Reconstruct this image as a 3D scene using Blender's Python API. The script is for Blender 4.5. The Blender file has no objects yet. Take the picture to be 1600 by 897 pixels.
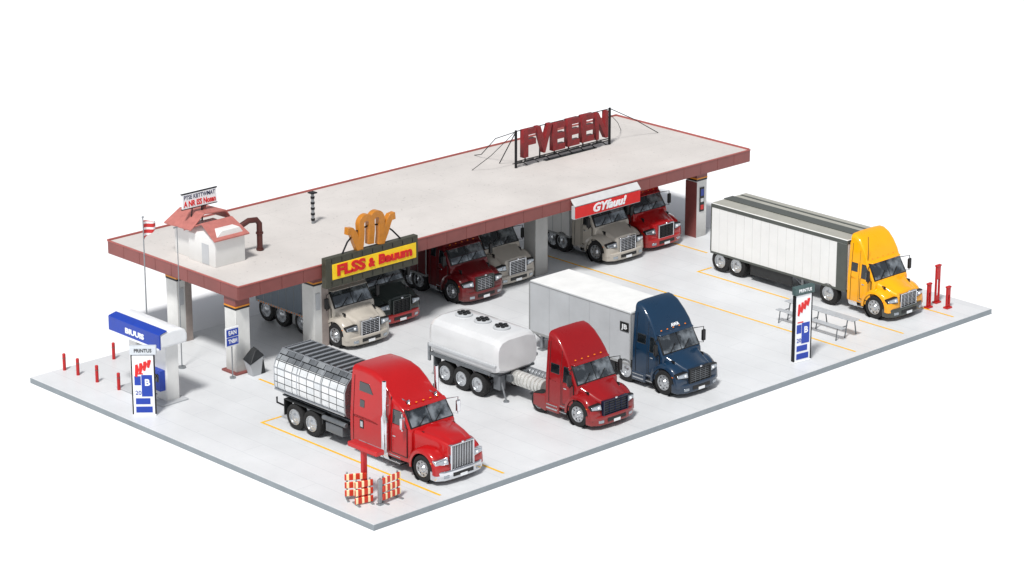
import bpy, bmesh, math, random
from mathutils import Vector, Matrix
random.seed(7)
scn=bpy.context.scene
COL=scn.collection
# ------------------------------------------------------------------ materials
def lin(c):
    c=c/255.0
    return c/12.92 if c<=.04045 else ((c+.055)/1.055)**2.4
def L3(c): return (lin(c[0]),lin(c[1]),lin(c[2]),1)
MATS={}
def mat(name,rgb,rough=.5,metal=0.,var=.12,scale=3.,coat=0.,bump=0.,rvar=.08,dirt=0.,spec=None):
    if name in MATS: return MATS[name]
    m=bpy.data.materials.new(name); m.use_nodes=True
    nt=m.node_tree; N=nt.nodes; K=nt.links; b=N["Principled BSDF"]
    tc=N.new("ShaderNodeTexCoord")
    n=N.new("ShaderNodeTexNoise"); n.inputs["Scale"].default_value=scale; n.inputs["Detail"].default_value=6; n.inputs["Roughness"].default_value=.6
    K.new(tc.outputs["Object"],n.inputs["Vector"])
    r=N.new("ShaderNodeMapRange"); r.inputs[1].default_value=.3; r.inputs[2].default_value=.7
    r.inputs[3].default_value=1-var; r.inputs[4].default_value=1+var*.25
    K.new(n.outputs["Fac"],r.inputs[0])
    mx=N.new("ShaderNodeVectorMath"); mx.operation='SCALE'
    c=L3(rgb); mx.inputs[0].default_value=c[:3]; K.new(r.outputs[0],mx.inputs["Scale"])
    out=mx.outputs[0]
    if dirt>0:
        sx=N.new("ShaderNodeSeparateXYZ"); K.new(tc.outputs["Object"],sx.inputs[0])
        dr=N.new("ShaderNodeMapRange"); dr.inputs[1].default_value=1.0; dr.inputs[2].default_value=.2; dr.inputs[3].default_value=0; dr.inputs[4].default_value=dirt
        K.new(sx.outputs[2],dr.inputs[0])
        mu=N.new("ShaderNodeMath"); mu.operation='MULTIPLY'; K.new(dr.outputs[0],mu.inputs[0]); K.new(n.outputs["Fac"],mu.inputs[1])
        mm=N.new("ShaderNodeMixRGB"); K.new(mu.outputs[0],mm.inputs[0]); K.new(out,mm.inputs[1]); mm.inputs[2].default_value=(.12,.11,.10,1)
        out=mm.outputs[0]
    K.new(out,b.inputs["Base Color"])
    rr=N.new("ShaderNodeMapRange"); rr.inputs[3].default_value=max(.02,rough-rvar); rr.inputs[4].default_value=min(1,rough+rvar)
    K.new(n.outputs["Fac"],rr.inputs[0]); K.new(rr.outputs[0],b.inputs["Roughness"])
    b.inputs["Metallic"].default_value=metal
    if spec is not None: b.inputs["Specular IOR Level"].default_value=spec
    if coat: b.inputs["Coat Weight"].default_value=coat; b.inputs["Coat Roughness"].default_value=.05
    if bump:
        n2=N.new("ShaderNodeTexNoise"); n2.inputs["Scale"].default_value=scale*8; n2.inputs["Detail"].default_value=8
        K.new(tc.outputs["Object"],n2.inputs["Vector"])
        bp=N.new("ShaderNodeBump"); bp.inputs["Strength"].default_value=bump; bp.inputs["Distance"].default_value=.02
        K.new(n2.outputs["Fac"],bp.inputs["Height"]); K.new(bp.outputs[0],b.inputs["Normal"])
    MATS[name]=m; return m
def paint(name,rgb,dirt=.5): return mat(name,rgb,.3,0,.06,1.6,coat=.75,dirt=dirt,spec=.15)
red1=paint("red paint",(176,16,20)); red2=paint("deep red paint",(142,12,19)); blue=paint("blue paint",(18,48,74))
yellow=paint("yellow paint",(250,172,4)); silver=paint("champagne paint",(188,181,170)); dred=paint("maroon paint",(100,10,18))
greyp=paint("dark grey paint",(54,62,60)); red3=paint("bright red paint",(178,14,20))
white=mat("white paint",(232,232,230),.4,0,.08,2,dirt=.4); offw=mat("off white panel",(230,230,228),.4,0,.06,1.2,bump=.04,dirt=.35)
ltgrey=mat("light grey panel",(186,189,192),.45,0,.10,1.4); midgrey=mat("mid grey metal",(112,116,120),.4,.4,.2,4)
slate=mat("slate blue panel",(104,116,128),.5,0,.12,2); dkgrey=mat("dark grey metal",(46,48,50),.45,.3,.25,5)
black=mat("black plastic",(18,18,20),.5,0,.3,6); rubber=mat("tyre rubber",(26,26,27),.8,0,.3,9,bump=.3)
chrome=mat("polished chrome",(222,224,228),.12,1,.1,6); alu=mat("brushed aluminium",(200,203,206),.28,.9,.15,8)
glass=mat("dark side glass",(22,28,32),.05,0,.2,2,coat=1,rvar=.02); lens=mat("headlight lens",(170,178,186),.10,.7,.3,9,coat=1,rvar=.02)
amber=mat("amber lens",(240,130,20),.25,0,.1,8); wbrown=mat("canopy brown red",(136,76,72),.5,0,.16,1.6,bump=.05)
trim=mat("canopy red trim",(168,90,84),.5,0,.12,3); core=mat("panel joint dark",(62,34,34),.7,0,.2,3)
conc=mat("column concrete",(224,224,221),.7,0,.10,2.5,bump=.15,dirt=.8); cgrey=mat("column grey concrete",(176,176,174),.7,0,.12,2.5,bump=.15,dirt=.8)  # second tone is the grey concrete of the plain columns
orange=mat("orange stripe",(236,150,40),.5); pinkroof=mat("faded red roofing",(184,112,104),.6,0,.2,5,bump=.15)
sred=mat("sign red",(214,24,24),.4,0,.1,4); sredd=mat("rusty sign red",(134,28,32),.5,0,.4,5,bump=.1); syel=mat("sign yellow",(252,210,24),.45,0,.1,3)
olive=mat("sign olive frame",(66,66,54),.55,0,.2,5); gold=mat("gold sign plastic",(200,126,26),.35,0,.2,4,coat=.3)
sblue=mat("sign blue",(20,60,165),.4,0,.1,4); swhite=mat("sign white",(236,238,240),.4,0,.06,4); iron=mat("black iron",(30,30,34),.5,.5,.3,8)
rpost=mat("red post plastic",(186,26,28),.45,0,.15,8); steel=mat("grey steel",(150,154,158),.4,.5,.2,8); bwood=mat("grey bench plank",(182,186,190),.5,.1,.15,6)
skirt=mat("trailer skirt",(150,152,152),.5,0,.15,4); ribw=mat("white rib",(205,205,203),.5,0,.1,4); roofrail=mat("grey green rail",(84,88,84),.5,.1,.15,4); boxroof=mat("trailer roof",(168,167,158),.55,0,.12,2)
tankm=mat("white tank enamel",(220,221,222),.22,.05,.10,.9,coat=.5)
pipebr=mat("brown pipe",(92,50,46),.45,.3,.25,7); soff=mat("soffit panel",(110,108,106),.7,0,.1,2)
def wsmat():
    m=bpy.data.materials.new("windscreen glass");m.use_nodes=True;N=m.node_tree.nodes;K=m.node_tree.links;b=N["Principled BSDF"]
    tc=N.new("ShaderNodeTexCoord");n=N.new("ShaderNodeTexNoise");n.inputs["Scale"].default_value=2.2;n.inputs["Detail"].default_value=3;K.new(tc.outputs["Object"],n.inputs[0])
    r=N.new("ShaderNodeValToRGB");r.color_ramp.elements[0].position=.42;r.color_ramp.elements[0].color=(.04,.05,.06,1);r.color_ramp.elements[1].position=.60;r.color_ramp.elements[1].color=(.36,.40,.43,1)  # noise ramp paints mottled dark and pale reflections into the glass colour
    K.new(n.outputs["Fac"],r.inputs[0]);K.new(r.outputs[0],b.inputs["Base Color"]);b.inputs["Metallic"].default_value=.65;b.inputs["Roughness"].default_value=.06
    b.inputs["Coat Weight"].default_value=1;b.inputs["Coat Roughness"].default_value=.03
    return m
wsg=wsmat()
def brickmat(name,c1,c2,cm,bw,rh,ms,sw="XY",rough=.5,var=.14,nscale=.5,speck=0,metal=0):
    m=bpy.data.materials.new(name); m.use_nodes=True; nt=m.node_tree;N=nt.nodes;K=nt.links;b=N["Principled BSDF"]
    tc=N.new("ShaderNodeTexCoord"); sp=N.new("ShaderNodeSeparateXYZ"); K.new(tc.outputs["Object"],sp.inputs[0]); cb=N.new("ShaderNodeCombineXYZ")
    K.new(sp.outputs["XYZ".index(sw[0])],cb.inputs[0]);K.new(sp.outputs["XYZ".index(sw[1])],cb.inputs[1])
    br=N.new("ShaderNodeTexBrick"); K.new(cb.outputs[0],br.inputs[0])
    br.inputs["Color1"].default_value=L3(c1);br.inputs["Color2"].default_value=L3(c2);br.inputs["Mortar"].default_value=L3(cm)
    br.inputs["Scale"].default_value=1;br.inputs["Brick Width"].default_value=bw;br.inputs["Row Height"].default_value=rh
    br.inputs["Mortar Size"].default_value=ms;br.inputs["Mortar Smooth"].default_value=.3;br.offset=.5 if bw>rh*2.5 else 0
    n=N.new("ShaderNodeTexNoise");n.inputs["Scale"].default_value=nscale;n.inputs["Detail"].default_value=9;n.inputs["Roughness"].default_value=.62
    K.new(tc.outputs["Object"],n.inputs[0])
    r=N.new("ShaderNodeMapRange");r.inputs[1].default_value=.32;r.inputs[2].default_value=.66;r.inputs[3].default_value=1-var;r.inputs[4].default_value=1.02
    K.new(n.outputs["Fac"],r.inputs[0])
    mx=N.new("ShaderNodeVectorMath");mx.operation='SCALE';K.new(br.outputs[0],mx.inputs[0]);K.new(r.outputs[0],mx.inputs["Scale"])
    out=mx.outputs[0]
    if speck:
        s=N.new("ShaderNodeTexNoise");s.inputs["Scale"].default_value=9;s.inputs["Detail"].default_value=4;K.new(tc.outputs["Object"],s.inputs[0])
        s2=N.new("ShaderNodeMapRange");s2.inputs[1].default_value=.64;s2.inputs[2].default_value=.72;s2.inputs[3].default_value=1;s2.inputs[4].default_value=1-speck
        K.new(s.outputs["Fac"],s2.inputs[0])
        m2=N.new("ShaderNodeVectorMath");m2.operation='SCALE';K.new(out,m2.inputs[0]);K.new(s2.outputs[0],m2.inputs["Scale"]);out=m2.outputs[0]
    K.new(out,b.inputs["Base Color"]);b.inputs["Metallic"].default_value=metal
    rr=N.new("ShaderNodeMapRange");rr.inputs[3].default_value=max(.05,rough-.15);rr.inputs[4].default_value=rough+.15
    K.new(n.outputs["Fac"],rr.inputs[0]);K.new(rr.outputs[0],b.inputs["Roughness"])
    return m
slabm=brickmat("forecourt concrete",(220,222,224),(217,219,221),(202,205,208),7.2,.86,.010,"YX",.40,.15,.22,.08)
slabedge=mat("slab edge",(134,142,147),.6,0,.12,2)
roofm=brickmat("canopy roofing",(206,201,197),(204,199,195),(192,188,184),6,3.0,.01,"XY",.75,.11,.4,.25)
groundm=mat("white studio ground",(243,244,246),.9,0,.0,1)
linem=mat("yellow line paint",(246,190,30),.6,0,.18,6)
gridm=brickmat("white panel grid",(240,241,241),(222,226,228),(52,54,56),.36,.23,.016,"YZ",.25,.18,2.2,metal=.25)
gridd=brickmat("dark panel grid",(206,210,212),(140,144,148),(34,36,38),.36,.14,.014,"YZ",.2,.35,2.6,metal=.7)
slatm=brickmat("dark slats",(96,98,100),(70,72,76),(20,20,22),.9,.12,.012,"XY",.28,.3,1.4,metal=.7)
def stripemat(name,a,b_,k,ax=(1,0,1)):
    m=bpy.data.materials.new(name);m.use_nodes=True;nt=m.node_tree;N=nt.nodes;K=nt.links;b=N["Principled BSDF"]
    tc=N.new("ShaderNodeTexCoord");d=N.new("ShaderNodeVectorMath");d.operation='DOT_PRODUCT';K.new(tc.outputs["Object"],d.inputs[0]);d.inputs[1].default_value=[k*v for v in ax]
    f=N.new("ShaderNodeMath");f.operation='FRACT';K.new(d.outputs["Value"],f.inputs[0])
    r=N.new("ShaderNodeValToRGB");r.color_ramp.interpolation='CONSTANT';r.color_ramp.elements[0].color=L3(a);r.color_ramp.elements[1].position=.62;r.color_ramp.elements[1].color=L3(b_)
    K.new(f.outputs[0],r.inputs[0]);K.new(r.outputs[0],b.inputs["Base Color"]);b.inputs["Roughness"].default_value=.45
    return m
bstripe=stripemat("barricade stripe",(200,50,24),(244,226,180),5.0,(1,0,0))
flagm=stripemat("flag stripe",(200,46,46),(244,240,240),5.0,(0.1,0,1))

# ------------------------------------------------------------------ mesh builder
class B:
    def __init__(s): s.bm=bmesh.new()
    def _f(s,vs,mi):
        try:
            f=s.bm.faces.new(vs); f.material_index=mi; return f
        except ValueError: return None
    def loft(s,rings,mi=0,cap=True,closed=True):
        vr=[[s.bm.verts.new(p) for p in r] for r in rings]
        n=len(vr[0])
        for a,b in zip(vr,vr[1:]):
            for i in range(n if closed else n-1):
                s._f([a[i],a[(i+1)%n],b[(i+1)%n],b[i]],mi)
        if cap: s._f(vr[0][::-1],mi); s._f(vr[-1],mi)
        return s
    def box(s,x0,x1,y0,y1,z0,z1,mi=0):
        return s.loft([[(x0,y0,z0),(x1,y0,z0),(x1,y1,z0),(x0,y1,z0)],[(x0,y0,z1),(x1,y0,z1),(x1,y1,z1),(x0,y1,z1)]],mi)
    def prism(s,poly,axis,a,b,mi=0):
        f={'x':lambda p,t:(t,p[0],p[1]),'y':lambda p,t:(p[0],t,p[1]),'z':lambda p,t:(p[0],p[1],t)}[axis]
        return s.loft([[f(p,a) for p in poly],[f(p,b) for p in poly]],mi)
    def cyl(s,p0,p1,r0,r1=None,n=14,mi=0,cap=True):
        r1=r0 if r1 is None else r1; p0=Vector(p0);p1=Vector(p1);d=(p1-p0).normalized()
        a=d.orthogonal().normalized();b=d.cross(a)
        R=lambda p,r:[p+a*(r*math.cos(t))+b*(r*math.sin(t)) for t in [2*math.pi*i/n for i in range(n)]]
        return s.loft([R(p0,r0),R(p1,r1)],mi,cap)
    def tube(s,pts,r,n=10,mi=0):
        pts=[Vector(p) for p in pts]; rings=[];a=None
        for i,p in enumerate(pts):
            d=(pts[min(i+1,len(pts)-1)]-pts[max(i-1,0)]).normalized()
            if a is None: a=d.orthogonal().normalized()
            a=(a-d*a.dot(d)).normalized(); b=d.cross(a)
            rings.append([p+a*(r*math.cos(2*math.pi*k/n))+b*(r*math.sin(2*math.pi*k/n)) for k in range(n)])
        return s.loft(rings,mi)
    def lathe(s,prof,c,axis='x',n=28,mi=0,cap=False):
        rings=[]
        for r,h in prof:
            ring=[]
            for k in range(n):
                t=2*math.pi*k/n;u,v=r*math.cos(t),r*math.sin(t)
                ring.append({'x':(c[0]+h,c[1]+u,c[2]+v),'y':(c[0]+u,c[1]+h,c[2]+v),'z':(c[0]+u,c[1]+v,c[2]+h)}[axis])
            rings.append(ring)
        return s.loft(rings,mi,cap)
    def sph(s,c,r,mi=0,n=14,m=8):
        rings=[]
        for j in range(m+1):
            t=-math.pi/2+math.pi*j/m; q=max(math.cos(t),.02)
            rings.append([(c[0]+r[0]*q*math.cos(2*math.pi*k/n),c[1]+r[1]*q*math.sin(2*math.pi*k/n),c[2]+r[2]*math.sin(t)) for k in range(n)])
        return s.loft(rings,mi)
    def obj(s,name,mats,parent=None,loc=(0,0,0),rot=(0,0,0),bevel=0,smooth=38,seg=2):
        bmesh.ops.recalc_face_normals(s.bm,faces=s.bm.faces)
        me=bpy.data.meshes.new(name); s.bm.to_mesh(me); s.bm.free()
        for m in (mats if isinstance(mats,(list,tuple)) else [mats]): me.materials.append(m)
        for p in me.polygons: p.use_smooth=True
        me.set_sharp_from_angle(angle=math.radians(smooth))
        o=bpy.data.objects.new(name,me); COL.objects.link(o); o.location=loc;o.rotation_euler=rot
        if parent: o.parent=parent
        if bevel:
            bv=o.modifiers.new("bevel",'BEVEL');bv.width=bevel;bv.segments=seg;bv.limit_method='ANGLE';bv.angle_limit=math.radians(38)
        return o
def empty(name,loc=(0,0,0),rot=(0,0,0),parent=None,label=None,cat=None,group=None):
    o=bpy.data.objects.new(name,None);o.empty_display_size=.3;COL.objects.link(o);o.location=loc;o.rotation_euler=rot
    if parent:o.parent=parent
    tag(o,label,cat,group);return o
def tag(o,label=None,cat=None,group=None):
    if label:o["label"]=label
    if cat:o["category"]=cat
    if group:o["group"]=group
    return o
def text(name,s,size,m,parent,loc,rot=(math.pi/2,0,0),ext=.012,width=None,off=0,shear=0,align='CENTER'):
    c=bpy.data.curves.new("t",'FONT');c.body=s;c.size=size;c.extrude=ext;c.align_x=align;c.align_y='CENTER';c.offset=off;c.shear=shear;c.resolution_u=3
    t=bpy.data.objects.new("t",c);COL.objects.link(t);bpy.context.view_layer.update()
    dg=bpy.context.evaluated_depsgraph_get();me=bpy.data.meshes.new_from_object(t.evaluated_get(dg));bpy.data.objects.remove(t)
    if width:
        xs=[v.co.x for v in me.vertices];w=max(xs)-min(xs);cx=(max(xs)+min(xs))/2;k=width/w
        for v in me.vertices: v.co.x=(v.co.x-cx)*k
    me.name=name;me.materials.clear();me.materials.append(m)
    o=bpy.data.objects.new(name,me);COL.objects.link(o);o.location=loc;o.rotation_euler=rot;o.parent=parent
    return o
FX=(math.pi/2,0,-math.pi/2)  # facing -X

# ------------------------------------------------------------------ wheels
def tyre_mesh():
    b=B(); w=.14
    b.lathe([(.25,-w+.03),(.30,-w),(.37,-w),(.41,-w+.02),(.42,-w+.05),(.42,-.05),(.405,-.045),(.405,-.035),(.42,-.03),(.42,.03),(.405,.035),(.405,.045),(.42,.05),(.42,w-.05),(.41,w-.02),(.37,w),(.30,w),(.25,w-.03),(.24,0),(.25,-w+.03)],(0,0,0),'x',36)
    o=b.obj("tyre",rubber);me=o.data;bpy.data.objects.remove(o);return me
def rim_mesh(front):
    b=B();w=.14
    if front: pr=[(.265,-w+.03),(.255,-w-.005),(.235,-w-.005),(.22,-w+.03),(.14,-w+.06),(.10,-w+.0),(.075,-w-.03),(.02,-w-.035)]
    else: pr=[(.265,-w+.03),(.255,-w-.005),(.235,-w-.005),(.215,-w+.09),(.13,-w+.10),(.12,-w+.03),(.085,-w-.0),(.02,-w-.01)]
    b.lathe(pr,(0,0,0),'x',28,cap=True)
    for k in range(10):
        t=2*math.pi*k/10;h=-w+(.045 if front else .08)
        b.sph((h,.155*math.cos(t),.155*math.sin(t)),(.02,.016,.016),0,6,4)
    for k in range(8):
        t=2*math.pi*(k+.5)/8;h=-w+(.035 if front else .088)
        b.cyl((h,.195*math.cos(t),.195*math.sin(t)),(h-.008,.195*math.cos(t),.195*math.sin(t)),.026,n=8,mi=1)
    b.lathe([(.25,-.1),(.25,.1)],(0,0,0),'x',24,1)
    o=b.obj("rim",[alu,black]);me=o.data;bpy.data.objects.remove(o);return me
TY=tyre_mesh();RF=rim_mesh(True);RR=rim_mesh(False)
def wheel(parent,x,y,side,front=False,r=.42):
    e=empty("wheel",(x,y,r),(random.random()*.6,0,0 if side<0 else math.pi),parent);e.scale=(1,r/.42,r/.42)
    for n,me in(("tyre",TY),("rim",RF if front else RR)):
        o=bpy.data.objects.new(n,me);COL.objects.link(o);o.parent=e
    return e
# ------------------------------------------------------------------ tractor
HW=.93
def hw(z): return HW if z<1.25 else HW-.075*(z-1.25)
def ring(y,zb,zt,rt,k=1.0,n=5):
    zs=max(zt-rt,zb+.05);pts=[]
    zz=[zb,zb+(zs-zb)*.4]+([1.25] if zs>1.3 else [zb+(zs-zb)*.7])+[zs]
    half=[(hw(z)*k,z) for z in zz]; h=half[-1][0]
    for i in range(1,n+1):
        a=math.pi/2*i/n; half.append((h-rt+rt*math.cos(a),zs+rt*math.sin(a)))
    half.append((h*.45,zt+.02))
    return [(x,y,z) for x,z in half]+[(-x,y,z) for x,z in half[::-1]]
def patch(b,f0,f1,zs,sx,off=.008,th=.03,mi=0):
    o=[];i=[]
    for z in zs: o.append((sx*(hw(z)+off),f0(z),z)); i.append((sx*(hw(z)+off),f1(z),z))
    cx=lambda p:(p[0]-sx*th,p[1],p[2])
    vs=[[b.bm.verts.new(p) for p in (o[k],i[k],cx(i[k]),cx(o[k]))] for k in range(len(zs))]
    for a,c in zip(vs,vs[1:]):
        for k in range(4): b._f([a[k],a[(k+1)%4],c[(k+1)%4],c[k]],mi)
    b._f(vs[0][::-1],mi);b._f(vs[-1],mi)
def tractor(P,c):
    body,bump=c["paint"],c.get("bumper",c["paint"]);L=c["L"];cw=c["cowl"];de=c["door"];H=c["H"];h0=c["h0"];h1=c["h1"];zw=c["zw"];wy=.72
    def hring(y,w,zb,zt,rt):
        half=[(w,zb),(w,zb+(zt-rt-zb)*.5),(w,zt-rt)]+[(w-rt+rt*math.cos(math.pi/2*i/5),zt-rt+rt*math.sin(math.pi/2*i/5)) for i in range(1,6)]+[(w*.55,zt+.005),(w*.48,zt+.03)]
        return [(x,y,z) for x,z in half]+[(-x,y,z) for x,z in half[::-1]]
    b=B();nw=c.get("nose",.46)
    b.loft([hring(.05,nw-.05,.42,h0-.10,.10),hring(.09,nw,.42,h0-.04,.10),hring(.22,nw+.05,.42,h0,.12),hring(.5,nw+.11,.42,h0+(h1-h0)*.42,.13),hring(cw+.03,.79,.42,h1,.14)])
    hood=b.obj("hood",body,P,smooth=30)
    for s in (-1,1):
        b=B();ww=nw+.115
        for k in range(4): b.box(s*(ww+.005)-.02,s*(ww+.005)+.02,cw-.32+.055*k,cw-.29+.055*k,h0-.02,h0+.14)
        b.obj("hood_vent",black,hood)
        b=B()
        def arch(x,ro,ri):
            n=14;out=[];inn=[]
            for i in range(n+1):
                a=math.radians(-8+196*i/n);out.append((x*s,wy+ro*math.cos(a)*1.02,.42+ro*math.sin(a)));
            out[-1]=(x*s,max(wy-ro*1.05,.03),.34);out[-2]=(x*s,max(wy-ro*1.03,.04),.50);out[-3]=(x*s,max(wy-ro*.99,.07),.66)
            for i in range(n+1):
                a=math.radians(188-196*i/n);inn.append((x*s,wy+ri*math.cos(a),.42+ri*math.sin(a)))
            return out+inn
        b.loft([arch(.42,.67,.48),arch(.80,.65,.48),arch(.93,.615,.48),arch(.97,.55,.48)])
        b.obj("fender",body,P,smooth=50)
        b=B();b.lathe([(.46,-.2),(.46,.1)],(s*.76,wy,.42),'x',24);b.obj("wheel_well",black,P)
        xi=max(.52,c.get("gw",.36)+.07)
        b=B();b.loft([[(s*xi,-.012,.66),(s*.92,.09,.68),(s*.945,.11,.78),(s*(xi+.02),.02,.84)],[(s*xi,.12,.66),(s*.92,.24,.68),(s*.94,.26,.78),(s*(xi+.02),.16,.84)]])
        hl=b.obj("headlight",lens,P,bevel=.025,seg=3)
        b=B();b.loft([[(s*(xi-.02),.01,.63),(s*.945,.115,.65),(s*.96,.13,.81),(s*xi,.04,.87)],[(s*(xi-.02),.14,.63),(s*.945,.25,.65),(s*.96,.27,.81),(s*xi,.18,.87)]]);b.obj("bezel",c.get("bezel",black),hl,bevel=.02)
        b=B();b.sph((s*(xi+.12),.02,.745),(.05,.03,.045),0,12,8);b.obj("bulb",swhite,hl)
        b=B();b.sph((s*.945,.30,.70),(.03,.07,.03));b.obj("turn_signal",amber,P)
    b=B();pl=[(-.97,.36),(-.95,.12),(-.70,-.04),(-.3,-.08),(.3,-.08),(.70,-.04),(.95,.12),(.97,.36),(.84,.36),(.6,.12),(-.6,.12),(-.84,.36)]
    b.prism(pl,'z',.16,.46);bo=b.obj("bumper",bump,P,bevel=.04,seg=3)
    b=B();b.box(-.40,.40,-.092,-.07,.25,.37,0);b.obj("bumper_vent",black,bo,bevel=.01)
    for s in(-1,1):
        b=B();b.loft([[(s*.55,-.078,.24),(s*.74,-.035,.24),(s*.74,-.035,.34),(s*.55,-.078,.34)],[(s*.55,-.03,.24),(s*.74,.01,.24),(s*.74,.01,.34),(s*.55,-.03,.34)]]);b.obj("fog_lamp",lens,bo,bevel=.015)
    b=B();b.box(-.14,.14,-.105,-.09,.20,.29);b.obj("licence_plate",swhite,P)
    gw=c.get("gw",.36);gz=h0-.10;b=B();gz0=.47
    b.box(-gw,gw,.0,.06,gz0,gz,0);nb=c.get("bars",9)
    if c.get("vert"):
        for i in range(nb): x=-gw+.04+(2*gw-.08)*i/(nb-1);b.box(x-.010,x+.010,-.03,.005,gz0+.01,gz-.01,1)
    else:
        for i in range(nb): z=gz0+.05+(gz-gz0-.10)*i/(nb-1);b.box(-gw+.02,gw-.02,-.025,.005,z-.009,z+.009,1)
        for x in (-gw*.5,0,gw*.5): b.box(x-.006,x+.006,-.03,.006,gz0,gz,1)
    ft=.032
    b.box(-gw-ft,-gw+.012,-.045,.08,gz0-.03,gz+ft,2);b.box(gw-.012,gw+ft,-.045,.08,gz0-.03,gz+ft,2);b.box(-gw+.014,gw-.014,-.045,.08,gz,gz+ft,2);b.box(-gw+.014,gw-.014,-.045,.08,gz0-.03,gz0,2)
    b.obj("grille",[black,c.get("barmat",chrome),c.get("gframe",chrome)],P,bevel=.008)
    b=B();b.sph((0,-.05,gz+ft+.03),(.05,.02,.035));b.obj("hood_badge",chrome,hood)
    b=B();ys=cw+.36
    dome=c.get("dome",[(0,0),(.10,.22),(.28,.52),(.52,.80),(.78,.96),(1,1)])
    secs=[ring(cw-.03,.42,h1-.02,.12,.93),ring(cw+.0,.42,h1+.02,.13,.97),ring(ys,.42,zw,.10)]
    for t,k in dome[1:]: secs.append(ring(ys+(L-ys)*t,.42,zw+.06+(H-zw-.06)*k,.10+.06*k))
    b.loft(secs);b.obj("cab",body,P,smooth=32)
    b=B();b.loft([[(-.83,ys+.03,zw+.05),(.83,ys+.03,zw+.05),(.83,ys+.03,zw-.02),(-.83,ys+.03,zw-.02)],[(-.77,ys-.15,zw+.005),(.77,ys-.15,zw+.005),(.77,ys-.15,zw-.02),(-.77,ys-.15,zw-.02)]])
    b.obj("sun_visor",c.get("visor",body),P,bevel=.012)
    for i in range(5):
        b=B();b.sph(((i-2)*.28,ys+.04,zw+.09),(.04,.03,.02),0,8,5);b.obj("marker_light",amber,P)
    y0,z0=cw-.005,h1;y1,z1=ys-.005,zw
    d=Vector((0,y1-y0,z1-z0)).normalized();nrm=Vector((0,-d.z,d.y))
    pt=lambda x,t,o:Vector((x,y0+(y1-y0)*t,z0+(z1-z0)*t))+nrm*o
    b=B();q=[(-.86,.03),(.86,.03),(.82,.97),(-.82,.97)];b.loft([[pt(x,t,-.03) for x,t in q],[pt(x,t,.022) for x,t in q]]);
    ws=b.obj("windshield",black,P,bevel=.012)
    for s in(-1,1):
        q=[(s*.016,.08),(s*.81,.08),(s*.775,.93),(s*.016,.93)];b=B();b.loft([[pt(x,t,.0) for x,t in q],[pt(x,t,.034) for x,t in q]]);b.obj("pane",wsg,ws,bevel=.01)
    for x in (-.55,.10):
        b=B();b.cyl(pt(x,.05,.05),pt(x+.36,.42,.05),.012,n=6);b.obj("wiper",black,ws)
    for s in (-1,1):
        b=B();patch(b,lambda z:cw+.10 if z<h1 else cw+.10+(z-h1)/(zw-h1)*.32,lambda z:de-.03,[.56,.95,1.25,h1+.02],s,.006);b.obj("door_gap",black,P)
        b=B();patch(b,lambda z:cw+.125 if z<h1 else cw+.125+(z-h1)/(zw-h1)*.30,lambda z:de-.055,[.585,.95,1.25,h1+.02],s,.014)
        dr=b.obj("door",body,P,bevel=.012)
        b=B();patch(b,lambda z:cw+.13+(z-h1)/(zw-h1)*.30,lambda z:de-.07,[h1+.03,zw-.07],s,.014)
        b.obj("window",glass,dr,bevel=.02)
        b=B();b.box(s*(hw(1)+.018)-.012,s*(hw(1)+.018)+.012,de-.25,de-.13,1.10,1.14);b.obj("handle",chrome,dr,bevel=.005)
        b=B();b.box(min(s*.6,s*.96),max(s*.6,s*.96),cw+.42,de+.05,.28,.315,0);b.box(min(s*.6,s*.95),max(s*.6,s*.95),cw+.42,de+.05,.47,.50,0);b.box(min(s*.6,s*.88),max(s*.6,s*.88),cw+.46,de+.02,.2,.47,1)
        b.obj("step",[alu,dkgrey],P,bevel=.01)
        if L-de>.35:
            b=B();z=max(1.5,h1+.1)
            if L-de>1.2: patch(b,lambda z:L-1.0+(z-2.12)*.7,lambda z:L-.35,[2.12,2.42],s,.012)
            else: patch(b,lambda z:de+.10,lambda z:min(de+.10+.40,L-.10),[z,z+.32],s,.010)
            b.obj("sleeper_window",glass,P,bevel=.05,seg=3)
            b=B();patch(b,lambda z:L-.11,lambda z:L+.02,[.45,1.25,H-.3],s,.008);b.obj("cab_extender",c.get("extender",body),P,bevel=.01)
            b=B();patch(b,lambda z:L-.125,lambda z:L-.112,[.45,1.25,H-.3],s,.010);b.obj("panel_seam",black,P)
        b=B();patch(b,lambda z:de+.02,lambda z:de+.032,[.5,1.25,min(H-.35,2.3)],s,.004);b.obj("panel_seam",dkgrey,P)
        if L-de>1.2:
            b=B();patch(b,lambda z:L-.62,lambda z:L-.40,[1.62,1.86],s,.012);b.obj("sleeper_window",glass,P,bevel=.02)
            b=B();patch(b,lambda z:L-.60,lambda z:L-.42,[.95,1.22],s,.012);b.obj("vent_grille",black,P,bevel=.01)
            b=B();patch(b,lambda z:L-.57,lambda z:L-.45,[.99,1.18],s,.018);b.obj("vent_cover",alu,P,bevel=.01)
        mx=s*1.13;my=cw+.10;b=B();b.tube([(s*.86,my+.1,h1+.05),(mx,my,h1+.0),(mx,my,h1+.54),(s*.84,my+.2,h1+.50)],.016,6,0)
        m=b.obj("mirror",[chrome if c.get("chrome") else black],P)
        b=B();b.box(mx-.075,mx+.075,my-.05,my+.035,h1+.06,h1+.44);b.obj("mirror_housing",c.get("mirror",black),m,bevel=.03,seg=3)
        b=B();b.box(mx-.055,mx+.055,my+.035,my+.042,h1+.09,h1+.40);b.obj("mirror_glass",chrome,m)
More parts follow.
